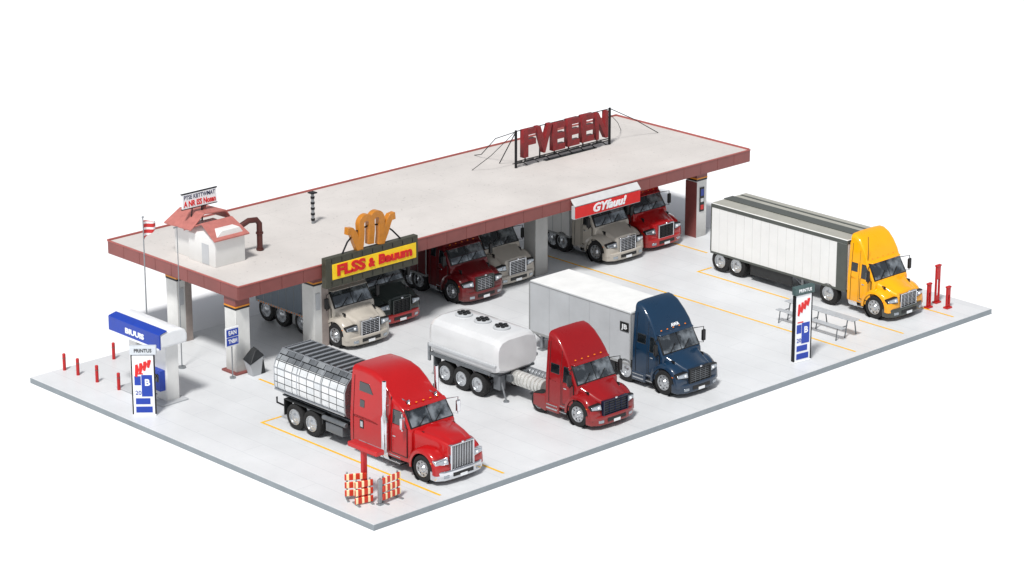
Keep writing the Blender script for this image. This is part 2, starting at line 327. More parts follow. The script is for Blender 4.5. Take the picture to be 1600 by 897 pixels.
        if c.get("chrome"):
            b=B();b.cyl((s*.71,de+.12,.42),(s*.71,min(L-.1,de+1.5),.42),.25,n=24)
            for yy in (de+.35,de+1.1): b.lathe([(.257,-.03),(.257,.03)],(s*.71,yy,.42),'y',24,1,True)
            b.obj("fuel_tank",[chrome,dkgrey],P,bevel=.03,seg=3)
            b=B();px=s*1.05;py=de+.12
            b.lathe([(.03,.5),(.115,.56),(.115,1.65),(.07,1.75),(.07,2.55),(.065,2.8),(.05,2.8),(.045,1.5)],(px,py,0),'z',18);b.cyl((s*.88,py,1.2),(px,py,1.2),.02,n=6);b.cyl((s*.82,py,2.0),(px,py,2.0),.02,n=6)
            b.obj("exhaust_stack",chrome,P)
        else:
            fm=c.get("fairing",body)
            if fm is alu:
                b=B();b.cyl((s*.71,de+.08,.40),(s*.71,L-.02,.40),.22,n=22)
                b.lathe([(.227,-.02),(.227,.02)],(s*.71,(de+L)/2,.40),'y',22,0,True);b.obj("fuel_tank",chrome,P,bevel=.03,seg=3)
            else:
                b=B();b.loft([[(s*.55,de+.1,.18),(s*.95,de+.1,.18),(s*.95,de+.1,.50),(s*.55,de+.1,.50)],[(s*.55,L+.05,.18),(s*.95,L+.05,.18),(s*.95,L+.05,.50),(s*.55,L+.05,.50)]])
                b.obj("side_fairing",fm,P,bevel=.04,seg=3)
                b=B();b.box(min(s*.92,s*.96),max(s*.92,s*.96),de+.16,L-.02,.27,.32);b.box(min(s*.92,s*.96),max(s*.92,s*.96),de+.16,L-.02,.40,.43);b.obj("step_tread",alu,P,bevel=.006)
        wheel(P,s*.81,wy,s,True)
    fe=c.get("frame",L+.7);b=B();b.box(-.34,-.24,.4,fe,.42,.58);b.box(.24,.34,.4,fe,.42,.58)
    for y in (L+.1,fe-.06): b.box(-.24,.24,y,y+.05,.44,.56)
    b.cyl((-.7,wy,.42),(.7,wy,.42),.06,n=10);b.box(-.4,.4,L+.05,min(fe,L+.6),.585,.64)
    for dy in c.get("drive",[]): b.cyl((-.7,dy,.42),(.7,dy,.42),.07,n=10)
    b.obj("chassis",dkgrey,P,bevel=.01)
    for dy in c.get("drive",[]):
        for s in(-1,1): wheel(P,s*.78,dy,s,False,c.get("dr",.42))
def boxtrailer(P,y0,y1,zb,zt,side,top,c):
    w=.92;b=B();b.box(-w,w,y0,y1,zb,zt,0)
    t=b.obj("trailer",[side],P,bevel=.025)
    if c.get("label"): t["label"]=c["label"]
    b=B();b.box(-w-.012,w+.012,y0-.012,y1+.012,zt-c.get("rail",.05),zt-.028);
    b.box(-w-.012,w+.012,y0-.012,y1+.012,zb-.03,zb+.05)
    for x in(-w,w):
        for y in (y0,y1): b.box(x-.02,x+.02,y-.02,y+.02,zb+.05,zt-.05)
    if c.get("rivets"):
        for i in range(int((y1-y0)/.14)): b.box(-w-.02,-w-.012,y0+.07+i*.14,y0+.12+i*.14,zb-.015,zb+.03,1)
    b.obj("trailer_rail",[c.get("railm",skirt),amber],t,bevel=.006)
    b=B();b.box(-w+.02,w-.02,y0+.02,y1-.02,zt-.01,zt+.012,0)
    if c.get("roofstripe"): b.box(-.30,.18,y0+.2,y1-.02,zt+.012,zt+.05,1);b.box(.50,.60,y0+.1,y1-.1,zt+.012,zt+.03,1)
    b.obj("trailer_roof",[top,roofrail],t,bevel=.006)
    n=int((y1-y0)/c.get("pitch",.40))
    for s in(-1,1):
        b=B()
        for i in range(1,n):
            y=y0+(y1-y0)*i/n
            b.box(s*(w+.002)-.004,s*(w+.002)+.004,y-.006,y+.006,zb+.06,zt-c.get("rail",.05)-.01)
        b.obj("side_rib",c.get("ribm",skirt),t)
    b=B();b.box(-.3,-.2,y0+.3,y1-.2,zb-.14,zb-.03);b.box(.2,.3,y0+.3,y1-.2,zb-.14,zb-.03)
    for y in c.get("wheels",[]): b.cyl((-.7,y,.40),(.7,y,.40),.06,n=8);b.box(-.28,.28,y-.08,y+.08,.4,zb-.1)
    b.obj("trailer_frame",dkgrey,t,bevel=.01)
    if c.get("legs"):
        for s in(-1,1):
            b=B();y=c["legs"];b.box(s*.7-.05,s*.7+.05,y-.05,y+.05,.05,zb-.03);b.box(s*.7-.12,s*.7+.12,y-.12,y+.12,0.005,.05);b.cyl((s*.7,y,.35),(s*.7,y+.5,zb-.05),.022,n=6);b.cyl((s*.7,y,.35),(s*.7,y-.5,zb-.05),.022,n=6);b.obj("landing_leg",steel,t)
    if c.get("under"):
        a,d=c["under"]
        for s in(-1,1):
            b=B();b.box(s*.84-.02,s*.84+.02,a,d,.24,zb-.03);b.obj("side_skirt",c.get("skirtm",skirt),t,bevel=.01)
    for s in(-1,1):
        b=B();b.box(min(s*.02,s*.86),max(s*.02,s*.86),y1+.012,y1+.03,zb+.06,zt-.08);b.obj("rear_door",side,t,bevel=.008)
    for y in c.get("wheels",[]):
        for s in(-1,1): wheel(P,s*.76,y,s,False,c.get("wr",.42))
    for s in(-1,1):
        for i in range(2):
            b=B();b.box(s*(w-.12-.16*i)-.05,s*(w-.12-.16*i)+.05,y1+.03,y1+.045,zb-.01,zb+.05);b.obj("tail_light",sred,t)
    return t
# ============================================================ SETTING
def sheet(name,x0,x1,y0,y1,z,m,kind="structure"):
    me=bpy.data.meshes.new(name);me.from_pydata([(x0,y0,z),(x1,y0,z),(x1,y1,z),(x0,y1,z)],[],[(0,1,2,3)]);me.materials.append(m)
    o=bpy.data.objects.new(name,me);COL.objects.link(o)
    if kind:o["kind"]=kind
    return o
sheet("ground",-900,900,-900,900,-.20,groundm)
b=B();b.box(0,28.75,0,17.3,-.196,-.02,0)
o=b.obj("slab_edge",slabedge,bevel=.01);o["kind"]="structure"
b=B();b.box(.012,28.738,.012,17.288,-.0195,0,0)
o=b.obj("forecourt_pavement",slabm);o["kind"]="structure"
lw=.045
for x,ya,yb in ((2.9,.35,8.8),(5.47,.35,2.8),(21.71,.3,15.4),(24.36,.4,10.1),(27.03,.35,2.8),(26.3,11.4,13.4),(5.38,10.2,12.0)): sheet("painted_line",x-lw,x+lw,ya,yb,.004,linem)
sheet("painted_line",2.945,3.7,8.71,8.80,.004,linem);sheet("painted_line",24.405,25.1,10.01,10.10,.004,linem)

# ---------------- canopy building
can=empty("fuel_canopy",(5.05,12.55,0),label="long flat fuel canopy with brown red fascia on square columns",cat="canopy")
W,D=24.8,7.2;ZB,ZT=2.64,3.10
b=B();b.box(.03,W-.03,.03,D-.03,ZB+.02,ZT-.03);b.obj("roof_deck",core,can)
b=B();b.box(.05,W-.05,.05,D-.05,ZT-.03,ZT-.012);b.obj("roof_surface",roofm,can)
b=B();b.box(.05,W-.05,.05,D-.05,ZB,ZB+.02);b.obj("soffit",soff,can)
b=B()
def panels(length,fn):
    n=round(length/.92)
    for i in range(n):
        a=length*i/n+.007;c=length*(i+1)/n-.007;fn(a,c)
panels(W,lambda a,c:(b.box(a,c,0,.03,ZB,ZT-.025),b.box(a,c,D-.03,D,ZB,ZT-.025)))
panels(D-.06,lambda a,c:(b.box(0,.03,.03+a,.03+c,ZB,ZT-.025),b.box(W-.03,W,.03+a,.03+c,ZB,ZT-.025)))
b.obj("fascia",wbrown,can,bevel=.006)
b=B();b.box(-.015,W+.015,-.015,.05,ZT-.024,ZT+.02);b.box(-.015,W+.015,D-.05,D+.015,ZT-.024,ZT+.05);b.box(-.015,.05,.05,D-.05,ZT-.024,ZT+.02);b.box(W-.05,W+.015,.05,D-.05,ZT-.024,ZT+.05)
b.obj("roof_edge_trim",trim,can,bevel=.01)
def column(x,y,w=.54,style=0):
    P=empty("column",(x-5.05,y-12.55,0),parent=can)
    b=B();b.box(0,w,0,w,.0,ZB-.42,0);b.obj("shaft",cgrey if style==2 else conc,P,bevel=.015)
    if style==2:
        b=B();b.box(-.004,w+.004,-.004,w+.004,ZB-.42,ZB);b.obj("capital",cgrey,P);return
    b=B();b.box(-.01,w+.01,-.01,w+.01,ZB-.30,ZB);b.obj("capital",wbrown,P,bevel=.01)
    b=B();b.box(-.014,w+.014,-.014,w+.014,ZB-.35,ZB-.302,0);b.box(-.008,w+.008,-.008,w+.008,ZB-.42,ZB-.351,1);b.obj("stripe",[orange,black],P)
    if style in(0,):
        b=B();b.box(-.12,w+.10,-.12,w+.1,0,.07);b.obj("base",wbrown,P,bevel=.01)
    if style==1:
        b=B();b.box(.34,w+.012,-.012,.0,.0,ZB-.46);b.obj("corner_cladding",mat("column brown cladding",(158,146,140),.6,0,.2,3),P)
        b=B();b.box(.08,.26,-.03,0,1.35,1.95);b.obj("wall_notice",ltgrey,P,bevel=.01)
    if style==3:
        b=B();b.box(-.012,0,-.012,w+.01,.0,ZB-.46);b.obj("side_cladding",wbrown,P)
        b=B();b.box(.16,.40,-.03,0,1.0,1.95);q=b.obj("wall_panel",black,P,bevel=.01)
        b=B();b.box(.20,.36,-.036,-.03,1.62,1.88);b.obj("screen",sblue,q);b=B();b.box(.20,.36,-.036,-.03,1.08,1.26);b.obj("decal",sred,q);b=B();b.box(.20,.36,-.036,-.03,1.38,1.52);b.obj("decal",swhite,q)
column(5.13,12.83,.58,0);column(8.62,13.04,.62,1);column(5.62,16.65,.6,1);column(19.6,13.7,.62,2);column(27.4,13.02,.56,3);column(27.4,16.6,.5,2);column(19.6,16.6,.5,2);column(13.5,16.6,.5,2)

P=empty("rooftop_sign",(21.6,16.85,ZT-.012),label="red block letter sign on black iron frame on canopy roof",cat="sign")
b=B()
for x in (0,4.95):
    b.box(x-.035,x+.035,-.035,.035,0,1.45);b.cyl((x,0,1.4),(x,.9,0),.02,n=6)
for z in (.16,.24): b.box(.035,4.915,-.02,.02,z-.016,z+.016)
b.box(.035,4.915,-.015,.015,1.40,1.425)
for i in range(8):
    x=.3+i*.6;b.cyl((x,.0,.2),(x+.3,0,0.0),.018,n=6);b.cyl((x,.0,.2),(x,.5,0.0),.014,n=6)
for i in range(6): b.box(.55+i*.76,.60+i*.76,.09,.12,.16,1.38)
b.box(1.5,4.2,-.08,.08,.0,.03)
b.obj("iron_frame",iron,P)
for i,ch in enumerate("FVEEEN"):
    t=text("letter",ch,1.42,sredd,P,(.58+i*.765,-.05,.84+.02*math.sin(i*2.1)),ext=.10,width=.64 if ch!="V" else .82,off=.05)
b=B()
b.tube([(0,0,1.4),(-.2,.9,1.0),(.0,1.9,.15),(.1,2.4,.0)],.016,6);b.tube([(0,0,1.42),(-1.0,.3,.6),(-1.4,.9,.0)],.012,6);b.tube([(4.95,0,1.42),(6.3,0,.75),(7.55,-.1,.0)],.016,6);b.tube([(4.95,0,1.2),(5.9,.5,.6),(6.8,1.2,.0)],.012,6)
b.obj("stay_cable",iron,P)
b=B();b.cyl((0,0,0),(0,0,1.1),.055,n=14,mi=0)
for k in range(5): b.lathe([(.075,-.035),(.075,.035)],(0,0,.15+k*.2),'z',14,1,True)
b.box(-.12,.12,-.12,.12,1.1,1.14,1)
tag(b.obj("vent_pipe",[steel,iron],None,(11.5,16.5,ZT-.012)),"slim black and grey banded vent pipe on canopy roof","pipe")

P=empty("rooftop_hut",(5.85,14.75,ZT-.012),label="small white hut with faded red roof on canopy",cat="hut")
b=B();b.box(0,1.25,0,1.45,0,.95,0);b.prism([(-.0,.951),(1.25,.951),(1.05,1.22),(.3,1.22)],'y',.002,1.448)
b.box(.1,.95,1.451,2.35,0,1.05,0);b.obj("wall",white,P,bevel=.01)
b=B()
b.loft([[(-.12,-.12,.92),(1.37,-.12,.92),(1.37,-.12,.97),(-.12,-.12,.97)],[(-.0,.72,1.34),(1.3,.72,1.34),(1.3,.72,1.39),(0,.72,1.39)],[(-.12,1.55,.98),(1.37,1.55,.98),(1.37,1.55,1.03),(-.12,1.55,1.03)]])
b.loft([[(-.22,1.0,1.10),(-.22,2.5,1.05),(-.22,2.5,1.10),(-.22,1.0,1.15)],[(.35,1.0,1.56),(.35,2.35,1.50),(.35,2.35,1.54),(.35,1.0,1.61)],[(1.2,.9,1.54),(1.2,2.2,1.48),(1.2,2.2,1.52),(1.2,.9,1.59)],[(1.45,.9,1.19),(1.45,2.3,1.14),(1.45,2.3,1.19),(1.45,.9,1.24)]])
b.obj("roof",pinkroof,P,bevel=.008)
b=B();b.box(-.012,.0,.35,.72,.02,.72,0);b.obj("door",ltgrey,P)
b=B();b.cyl((.75,1.5,1.4),(.75,1.5,1.95),.06,n=10);b.obj("chimney",wbrown,P)
b=B();b.tube([(1.2,.7,.75),(1.5,.65,.95),(1.9,.6,1.12),(2.2,.55,1.1),(2.32,.55,.95),(2.32,.55,.7),(2.32,.55,.0)],.10,12)
for p in ((2.32,.55,.05),(2.32,.55,.62)): b.lathe([(.13,-.03),(.13,.03)],p,'z',12,0,True)
b.lathe([(.125,-.03),(.125,.03)],(1.5,.65,.95),'x',12,0,True)
b.obj("duct_pipe",pipebr,P)
P=empty("small_rooftop_sign",(6.35,16.2,ZT+1.12),label="small white sign with dark and red lettering above hut",cat="sign")
b=B();b.box(-.72,.72,-.03,.03,.62,1.12,0);b.obj("board",swhite,P,bevel=.01)
b=B();b.box(-.75,.75,-.035,.035,.595,.618);b.box(-.75,.75,-.035,.035,1.122,1.15);b.cyl((.1,0,-.3),(.1,0,.6),.03,n=8);b.cyl((-.4,0,.0),(-.3,0,.6),.02,n=8);b.obj("sign_frame",iron,P)
text("lettering","PTSE KBTTWMAT",.20,mat("navy lettering",(40,44,84),.5),P,(0,-.035,1.0),width=1.3,ext=.004,off=.002);text("lettering","A NR ISS Nosan",.27,sred,P,(0,-.035,.77),width=1.34,ext=.006,off=.008)

P=empty("restaurant_sign",(10.6,12.40,2.32),label="yellow and red lettered board with gold emblem above",cat="sign")
b=B();b.box(-2.05,2.05,-.12,.10,0,1.04)
for i in range(-4,5): b.box(i*.45-.01,i*.45+.01,-.135,-.121,.85,1.0,1);b.box(i*.45-.01,i*.45+.01,-.135,-.121,.05,.22,1)
b.obj("sign_box",[olive,iron],P,bevel=.01)
b=B();b.box(-1.78,1.95,-.145,-.12,.26,.80);b.obj("panel",syel,P,bevel=.01)
text("lettering","FLSS",.50,sred,P,(-.96,-.155,.54),width=1.25,ext=.012,off=.026);text("lettering","&",.42,sred,P,(-.06,-.155,.52),width=.30,ext=.012,off=.018);text("lettering","Bauum",.44,sred,P,(1.0,-.155,.54),width=1.5,ext=.012,off=.024)
b=B()
def arc(cx,cz,r,a0,a1,n=10): return [(cx+r*math.cos(math.radians(a0+(a1-a0)*i/n)),cz+1.0*r*math.sin(math.radians(a0+(a1-a0)*i/n))) for i in range(n+1)]
def ribbon(pts,w,y0,y1):
    Lp=[];Rp=[]
    for i,p in enumerate(pts):
        a=Vector(pts[max(i-1,0)]);c=Vector(pts[min(i+1,len(pts)-1)]);d=(c-a).normalized();n=Vector((-d.y,d.x))*w
        Lp.append(Vector(p)+n);Rp.append(Vector(p)-n)
    b.loft([[(l.x,y0,l.y),(r.x,y0,r.y),(r.x,y1,r.y),(l.x,y1,l.y)] for l,r in zip(Lp,Rp)])
ribbon([(-1.04,.74),(-.86,.72),(-.76,.60),(-.64,.30),(-.50,-.02)],.125,-.10,.10)
ribbon([(-.50,.0),(-.44,.35),(-.42,.6)]+arc(-.215,.84,.225,170,10)+[(.0,.6),(-.02,.1)],.12,-.103,.103)
ribbon([(-.02,.1),(.03,.6)]+arc(.245,.88,.225,170,10)+[(.46,.6),(.46,.35),(.42,.0)],.12,-.106,.106)
ribbon([(.42,-.02),(.62,.35),(.78,.74),(.88,.86),(1.07,.88)],.125,-.10,.10)
b.obj("emblem",gold,P,(0,.0,1.05),bevel=.025,seg=3)
b=B();b.tube([(-1.25,0,1.0),(-1.0,0,1.40),(-.6,0,1.70),(0,0,1.80),(.6,0,1.70),(1.0,0,1.40),(1.4,0,1.0)],.03,8);b.obj("bracket",iron,P)

P=empty("shop_sign",(21.95,12.30,2.36),label="flat red shop banner with white script and white top",cat="sign")
b=B();b.loft([[(-1.72,.0,.47),(-1.72,.22,.70),(-1.72,.25,.67),(-1.72,.05,.43)],[(1.68,.0,.47),(1.68,.22,.70),(1.68,.25,.67),(1.68,.05,.43)]]);b.obj("sign_hood",mat("pale sign hood",(206,206,206),.5),P,bevel=.01)
b=B();b.box(-1.72,1.68,.05,.20,-.04,.46);b.obj("sign_frame",ltgrey,P,bevel=.015)
b=B();b.box(-1.68,1.64,-.0,.05,.0,.42);b.obj("panel",sred,P,bevel=.01)
text("lettering","GYfauu!",.42,swhite,P,(.05,-.01,.22),width=1.7,ext=.01,off=.016,shear=.3)

def pylon(x,y,rz,h,capm,lab,dark):
    P=empty("pylon_sign",(x,y,0),(0,0,rz),label=lab,cat="sign")
    b=B();b.box(-.34,.34,-.06,.06,.03,h-.30);b.box(-.38,.38,-.1,.1,0,.04);b.obj("panel",swhite,P,bevel=.012)
    for a in (-.375,.345):
        b=B();b.box(a,a+.03,-.07,.07,.04,h-.30);b.obj("side_rail",iron,P)
    for q in ((-.26,.26,.10,.30),(-.26,.20,.38,.58),(-.06,.28,.64,1.36),(-.28,-.08,1.02,1.32)):
        b=B();b.box(q[0],q[1],-.068,-.06,q[2],q[3]);b.obj("blue_block",sblue,P)
    for k in range(4):
        b=B();x0=-.26+.13*k;z0=h-1.0+.10*k;b.prism([(x0,z0),(x0+.07,z0-.03),(x0+.14,z0+.22),(x0+.10,z0+.40-.05*k),(x0+.02,z0+.38-.05*k)],'y',-.070-.001*k,-.06);b.obj("red_emblem",sred,P)
    b=B();b.box(-.25,.0,-.068,-.06,1.38,1.42);b.obj("red_emblem",sred,P)
    text("lettering","B",.3,swhite,P,(.12,-.07,1.1),ext=.004,off=.01);text("lettering","20",.2,sblue,P,(-.17,-.068,.76),ext=.004)
    b=B();b.box(-.40,.44,-.10,.10,h-.28,h);b.obj("header",capm,P,bevel=.02);text("lettering","PRINTUS",.16,dark,P,(.02,-.105,h-.14),width=.55,ext=.005,off=.002)
pylon(19.66,.95,math.radians(-8),2.65,mat("teal header",(66,88,88),.5),"tall price pylon with grey green header by forecourt edge",swhite)
pylon(.64,11.85,math.radians(-42),2.32,mat("pale header",(206,212,218),.5),"tall blue and red price pylon beside the kiosk",iron)
P=empty("pump_kiosk",(1.75,12.1,0),label="pump kiosk with blue and white rounded canopy",cat="kiosk")
b=B();b.box(.05,.55,.1,.75,0,1.98,0);b.obj("pillar",white,P,bevel=.03)
b=B();b.box(.05,.45,1.7,2.1,0,1.98,0);b.obj("pillar",white,P,bevel=.03)
b=B();b.prism([(-.3,1.95),(.75,1.95),(.80,2.08),(.80,2.25),(.72,2.40),(.55,2.49),(.2,2.52),(-.05,2.49),(-.30,2.42)],'y',-.1,2.6);b.obj("canopy_roof",swhite,P,bevel=.08,seg=4)
b=B();b.prism([(-.34,1.94),(-.29,1.94),(-.29,2.44),(-.02,2.51),(-.02,2.53),(-.30,2.47),(-.34,2.44)],'y',-.12,2.62);b.obj("canopy_fascia",sblue,P,bevel=.012)
b=B();b.box(-.36,-.34,-.10,2.60,1.92,1.98);b.obj("fascia_strip",swhite,P)
text("lettering","BIUUIS",.24,swhite,P,(-.345,1.2,2.165),FX,width=1.0,ext=.008,off=.010)
b=B();b.box(-.16,.05,.18,.72,.42,1.10,0);b.box(-.165,-.16,.24,.66,.72,.98,2);b.obj("dispenser",[sblue,ltgrey,glass],P,bevel=.015)
b=B();b.box(-.10,.05,.85,1.6,.05,1.55,1);b.box(-.13,-.10,.9,1.55,.5,1.15,0);b.box(-.14,-.13,.98,1.36,.75,1.0,2);b.obj("dispenser",[sblue,ltgrey,glass],P,bevel=.015)
for y in(.3,.45,.6):
    b=B();b.tube([(-.16,y,1.0),(-.29,y,.8),(-.30,y+.05,.4),(-.16,y+.05,.3)],.015,6);b.obj("pump_hose",black,P)
b=B();b.box(-.3,.75,-.1,2.4,0,.06);b.obj("kerb_base",ltgrey,P,bevel=.02)
P=empty("flagpole",(3.5,15.5,0),label="thin flagpole with small red striped flag",cat="flagpole")
b=B();b.cyl((0,0,0),(0,0,5.15),.03,.018,8);b.cyl((0,0,0),(0,0,.08),.12,n=12);b.sph((0,0,5.17),(.04,.04,.04));b.obj("pole",steel,P)
b=B();rr=[]
for i in range(9):
    t=i/8;x=.03+.5*t;y=.06*math.sin(t*7)
    rr.append([(x,y,5.05-.12*t),(x,y+.01,5.05-.12*t),(x,y+.01,4.4-.05*t+.35*t),(x,y,4.4-.05*t+.35*t)])
b.loft(rr);b.obj("flag",flagm,P)
b=B();b.cyl((0,0,0),(0,0,4.9),.02,.015,8);b.cyl((0,0,0),(0,0,.06),.13,n=12);b.box(-.14,.02,-.02,.02,4.86,4.9)
tag(b.obj("light_mast",steel,None,(4.2,14.6,0)),"thin grey mast standing on round base by canopy","mast")
for x,y in((1.24,17.1),(1.28,16.39),(1.34,15.4),(3.08,16.88),(1.42,14.31)):
    b=B();b.cyl((0,0,0),(0,0,.56),.055,n=14,mi=0);b.lathe([(.058,-.02),(.058,.02)],(0,0,.42),'z',14,1);b.sph((0,0,.56),(.055,.055,.03))
    tag(b.obj("bollard",[rpost,wbrown],None,(x,y,0)),"small plain red bollard on concrete","bollard","bollards by the kiosk")
P=empty("notice_board",(4.80,12.62,0),label="blue and white notice board on thin post by column",cat="sign")
b=B();b.box(-.28,.28,-.02,.02,1.12,1.78,0);b.obj("board",swhite,P,bevel=.01)
for z in (1.46,1.17):
    b=B();b.box(-.24,.24,-.03,-.02,z,z+.26);b.obj("blue_panel",sblue,P)
text("lettering","EAN",.20,swhite,P,(0,-.034,1.59),width=.32,ext=.004,off=.004);text("lettering","TNBH",.20,swhite,P,(0,-.034,1.30),width=.36,ext=.004,off=.004)
b=B();b.cyl((0,.03,0),(0,.03,1.75),.022,n=8);b.cyl((0,.03,0),(0,.03,.05),.10,n=12);b.obj("post",steel,P)
P=empty("waste_bin",(5.50,12.42,0),label="dented dark metal bin leaning at foot of column",cat="bin")
b=B();b.loft([[(-.12,-.12,0),(.22,-.12,0),(.22,.15,0),(-.12,.15,0)],[(-.30,-.22,.45),(.26,-.2,.66),(.26,.2,.76),(-.26,.2,.52)]],0);b.obj("bin_body",ltgrey,P,bevel=.015)
b=B();b.loft([[(-.33,-.25,.47),(.28,-.24,.68),(.28,.22,.79),(-.28,.22,.56)],[(-.02,-.12,.86),(.10,-.12,.90),(.10,.1,.95),(-.02,.1,.90)]]);b.prism([(.22,0),(.42,0),(.36,.45),(.24,.62)],'y',-.1,.1);b.obj("lid",dkgrey,P,bevel=.01)

def barricade(x,y,rz,w,h,lab):
    P=empty("barricade",(x,y,0),(0,0,rz),label=lab,cat="barricade",group="striped barricades at forecourt corner")
    for k in range(3):
        b=B();z=h-.12-k*.25;b.box(-w/2,w/2,-.05,.0,z-.10,z+.10);b.obj("striped_board",bstripe,P,bevel=.02)
    for s in(-1,1):
        b=B();xx=s*(w/2-.08);b.cyl((xx,.03,0),(xx,.03,h),.028,n=8);b.box(xx-.035,xx+.035,-.2,.24,0,.04);b.sph((xx,.03,h),(.03,.03,.035),0,8,5);b.obj("leg",[steel,amber],P)
barricade(.90,1.85,math.radians(-30),.66,.84,"orange and cream striped barricade on steel legs")
barricade(1.58,1.05,math.radians(5),.76,.84,"orange striped barricade leaning by the red post")
barricade(.82,1.40,math.radians(-14),.60,.76,"short striped barricade set in front")
b=B();b.box(-.08,.08,-.08,.08,0,.05);b.prism([(-.05,.05),(.05,.05),(.09,.76),(.04,.84),(-.07,.78)],'y',-.04,.04)
tag(b.obj("delineator_post",steel,None,(1.12,1.02,0),bevel=.012),"grey metal post standing among the barricades","post")
P=empty("red_sign_post",(1.15,1.75,0),label="red post carrying a flat red plate",cat="sign")
b=B();b.box(-.08,.08,-.06,.06,0,1.52);b.box(-.13,.13,-.11,.11,0,.08);b.obj("post",rpost,P,bevel=.012)
b=B();b.box(-.16,.16,-.75,.55,1.522,1.68);b.obj("plate",rpost,P,bevel=.03)
for x,y,h,w in((27.2,1.6,.85,.09),(27.85,1.75,1.35,.11),(27.65,1.1,.75,.09)):
    P=empty("marker_post",(x,y,0),label="tall red slotted marker post" if h>1 else "short red slotted marker post",cat="post",group="red marker posts at forecourt corner")
    b=B();b.box(-w,-w+.045,-.04,.04,.06,h);b.box(w-.045,w,-.04,.04,.06,h);b.box(-w+.045,w-.045,-.04,.04,h*.65,h);b.box(-w+.045,w-.045,-.03,.03,.06,h*.2);b.box(-.14,.14,-.1,.1,0,.06);b.obj("post_body",rpost,P,bevel=.01)
    b=B();b.box(-w-.02,w+.02,-.06,.06,h,h+.07);b.obj("cap",rpost,P,bevel=.02)
P=empty("picnic_bench",(22.35,1.25,0),label="long light grey metal bench with tubular legs",cat="bench")
b=B()
for k in range(3): b.box(.30+k*.13,.41+k*.13,0,3.1,.60,.635)
b.obj("table_top",bwood,P,bevel=.01)
b=B();b.box(-.22,-.12,.05,3.05,.42,.45);b.box(-.09,.01,.05,3.05,.42,.45);b.obj("seat",bwood,P,bevel=.01)
for yy in(.25,1.55,2.85):
    b=B();b.tube([(-.26,yy,0),(-.2,yy,.41),(.3,yy,.41)],.022,8);b.tube([(.2,yy,0),(.32,yy,.59),(.68,yy,.59),(.80,yy,0)],.022,8);b.obj("leg",midgrey,P)

# ============================================================ TRUCKS
def truck(name,x,y,lab,cat="truck",group=None): return empty(name,(x,y,0),label=lab,cat=cat,group=group)
P=truck("semi_truck",4.17,.80,"red long nose sleeper truck towing silver panelled trailer")
tractor(P,dict(paint=red1,bumper=chrome,L=4.0,cowl=1.30,door=2.16,H=2.86,h0=1.30,h1=1.47,zw=2.02,chrome=1,vert=1,bars=13,nose=.50,gw=.44,mirror=chrome,visor=red1,frame=5.2,bezel=chrome,
  dome=[(0,0),(.10,.06),(.22,.20),(.34,.55),(.46,.82),(.62,.97),(.8,1.0),(1,.97)]))
b=B();y0,y1=4.3,7.7
oc=[(-.62,.92),(.62,.92),(.86,1.08),(.92,1.25),(.92,1.85),(.82,2.10),(.55,2.38),(-.55,2.38),(-.82,2.10),(-.92,1.85),(-.92,1.25),(-.86,1.08)]
b.prism(oc,'y',y0,y1,0)
for f in b.bm.faces:
    f.normal_update();n=f.normal;c=f.calc_center_median()
    if c.z>2.3: f.material_index=1
    elif abs(n.y)>.5: f.material_index=2
    elif c.z<1.15: f.material_index=2
    elif c.z>2.15: f.material_index=3
T=b.obj("hopper_trailer",[gridm,slatm,midgrey,gridd],P);T["label"]="silver trailer with pale panel sides and slatted top"
b=B()
for yy in (y0-.02,y0+1.15,y0+2.3,y1):
    b.prism([(x*1.012,z+(.01 if z>1.5 else -.01)) for x,z in oc],'y',yy-.018,yy+.018)
for s in(-1,1): b.cyl((s*.92,y0,1.85),(s*.92,y1,1.85),.018,n=6);b.cyl((s*.90,y0,1.12),(s*.90,y1,1.12),.04,n=6);b.cyl((s*.55,y0,2.39),(s*.55,y1,2.39),.022,n=6)
b.obj("hoop",alu,T)
b=B()
for i in range(11): yy=y0+.15+i*.30;b.box(-.52,.52,yy,yy+.10,2.385,2.42)
b.obj("top_grating",alu,T)
b=B();b.box(-.42,-.28,3.9,7.7,.62,.80);b.box(.28,.42,3.9,7.7,.62,.80);b.box(-.7,.7,4.3,7.6,.86,.915);b.cyl((-.7,5.92,.42),(.7,5.92,.42),.07);b.cyl((-.7,6.74,.42),(.7,6.74,.42),.07)
b.box(-.86,-.5,4.5,5.3,.35,.66);b.box(.5,.86,4.5,5.3,.35,.66);b.cyl((-.86,4.3,.78),(-.86,5.4,.78),.08,n=10)
b.obj("trailer_frame",midgrey,T,bevel=.015)
for s in(-1,1):
    b=B();b.box(s*.74-.17,s*.74+.17,5.42,7.25,.87,.90);b.box(s*.74-.17,s*.74+.17,5.38,5.42,.55,.90);b.box(s*.74-.17,s*.74+.17,7.25,7.28,.35,.90);b.obj("mudguard",dkgrey,T,bevel=.01)
    b=B();b.tube([(s*.8,7.3,.6),(s*.8,7.75,.62),(s*.8,7.75,.8)],.03,6);b.obj("rear_bracket",iron,T)
for yy in(5.92,6.74):
    for s in(-1,1): wheel(P,s*.78,yy,s)
for s in(-1,1):
    b=B();b.cyl((s*.55,1.95,2.16),(s*.55,2.35,2.20),.03,.03,10);b.lathe([(.03,.0),(.04,-.12),(.075,-.18)],(s*.55,1.95,2.16),'y',14);b.obj("air_horn",chrome,P)

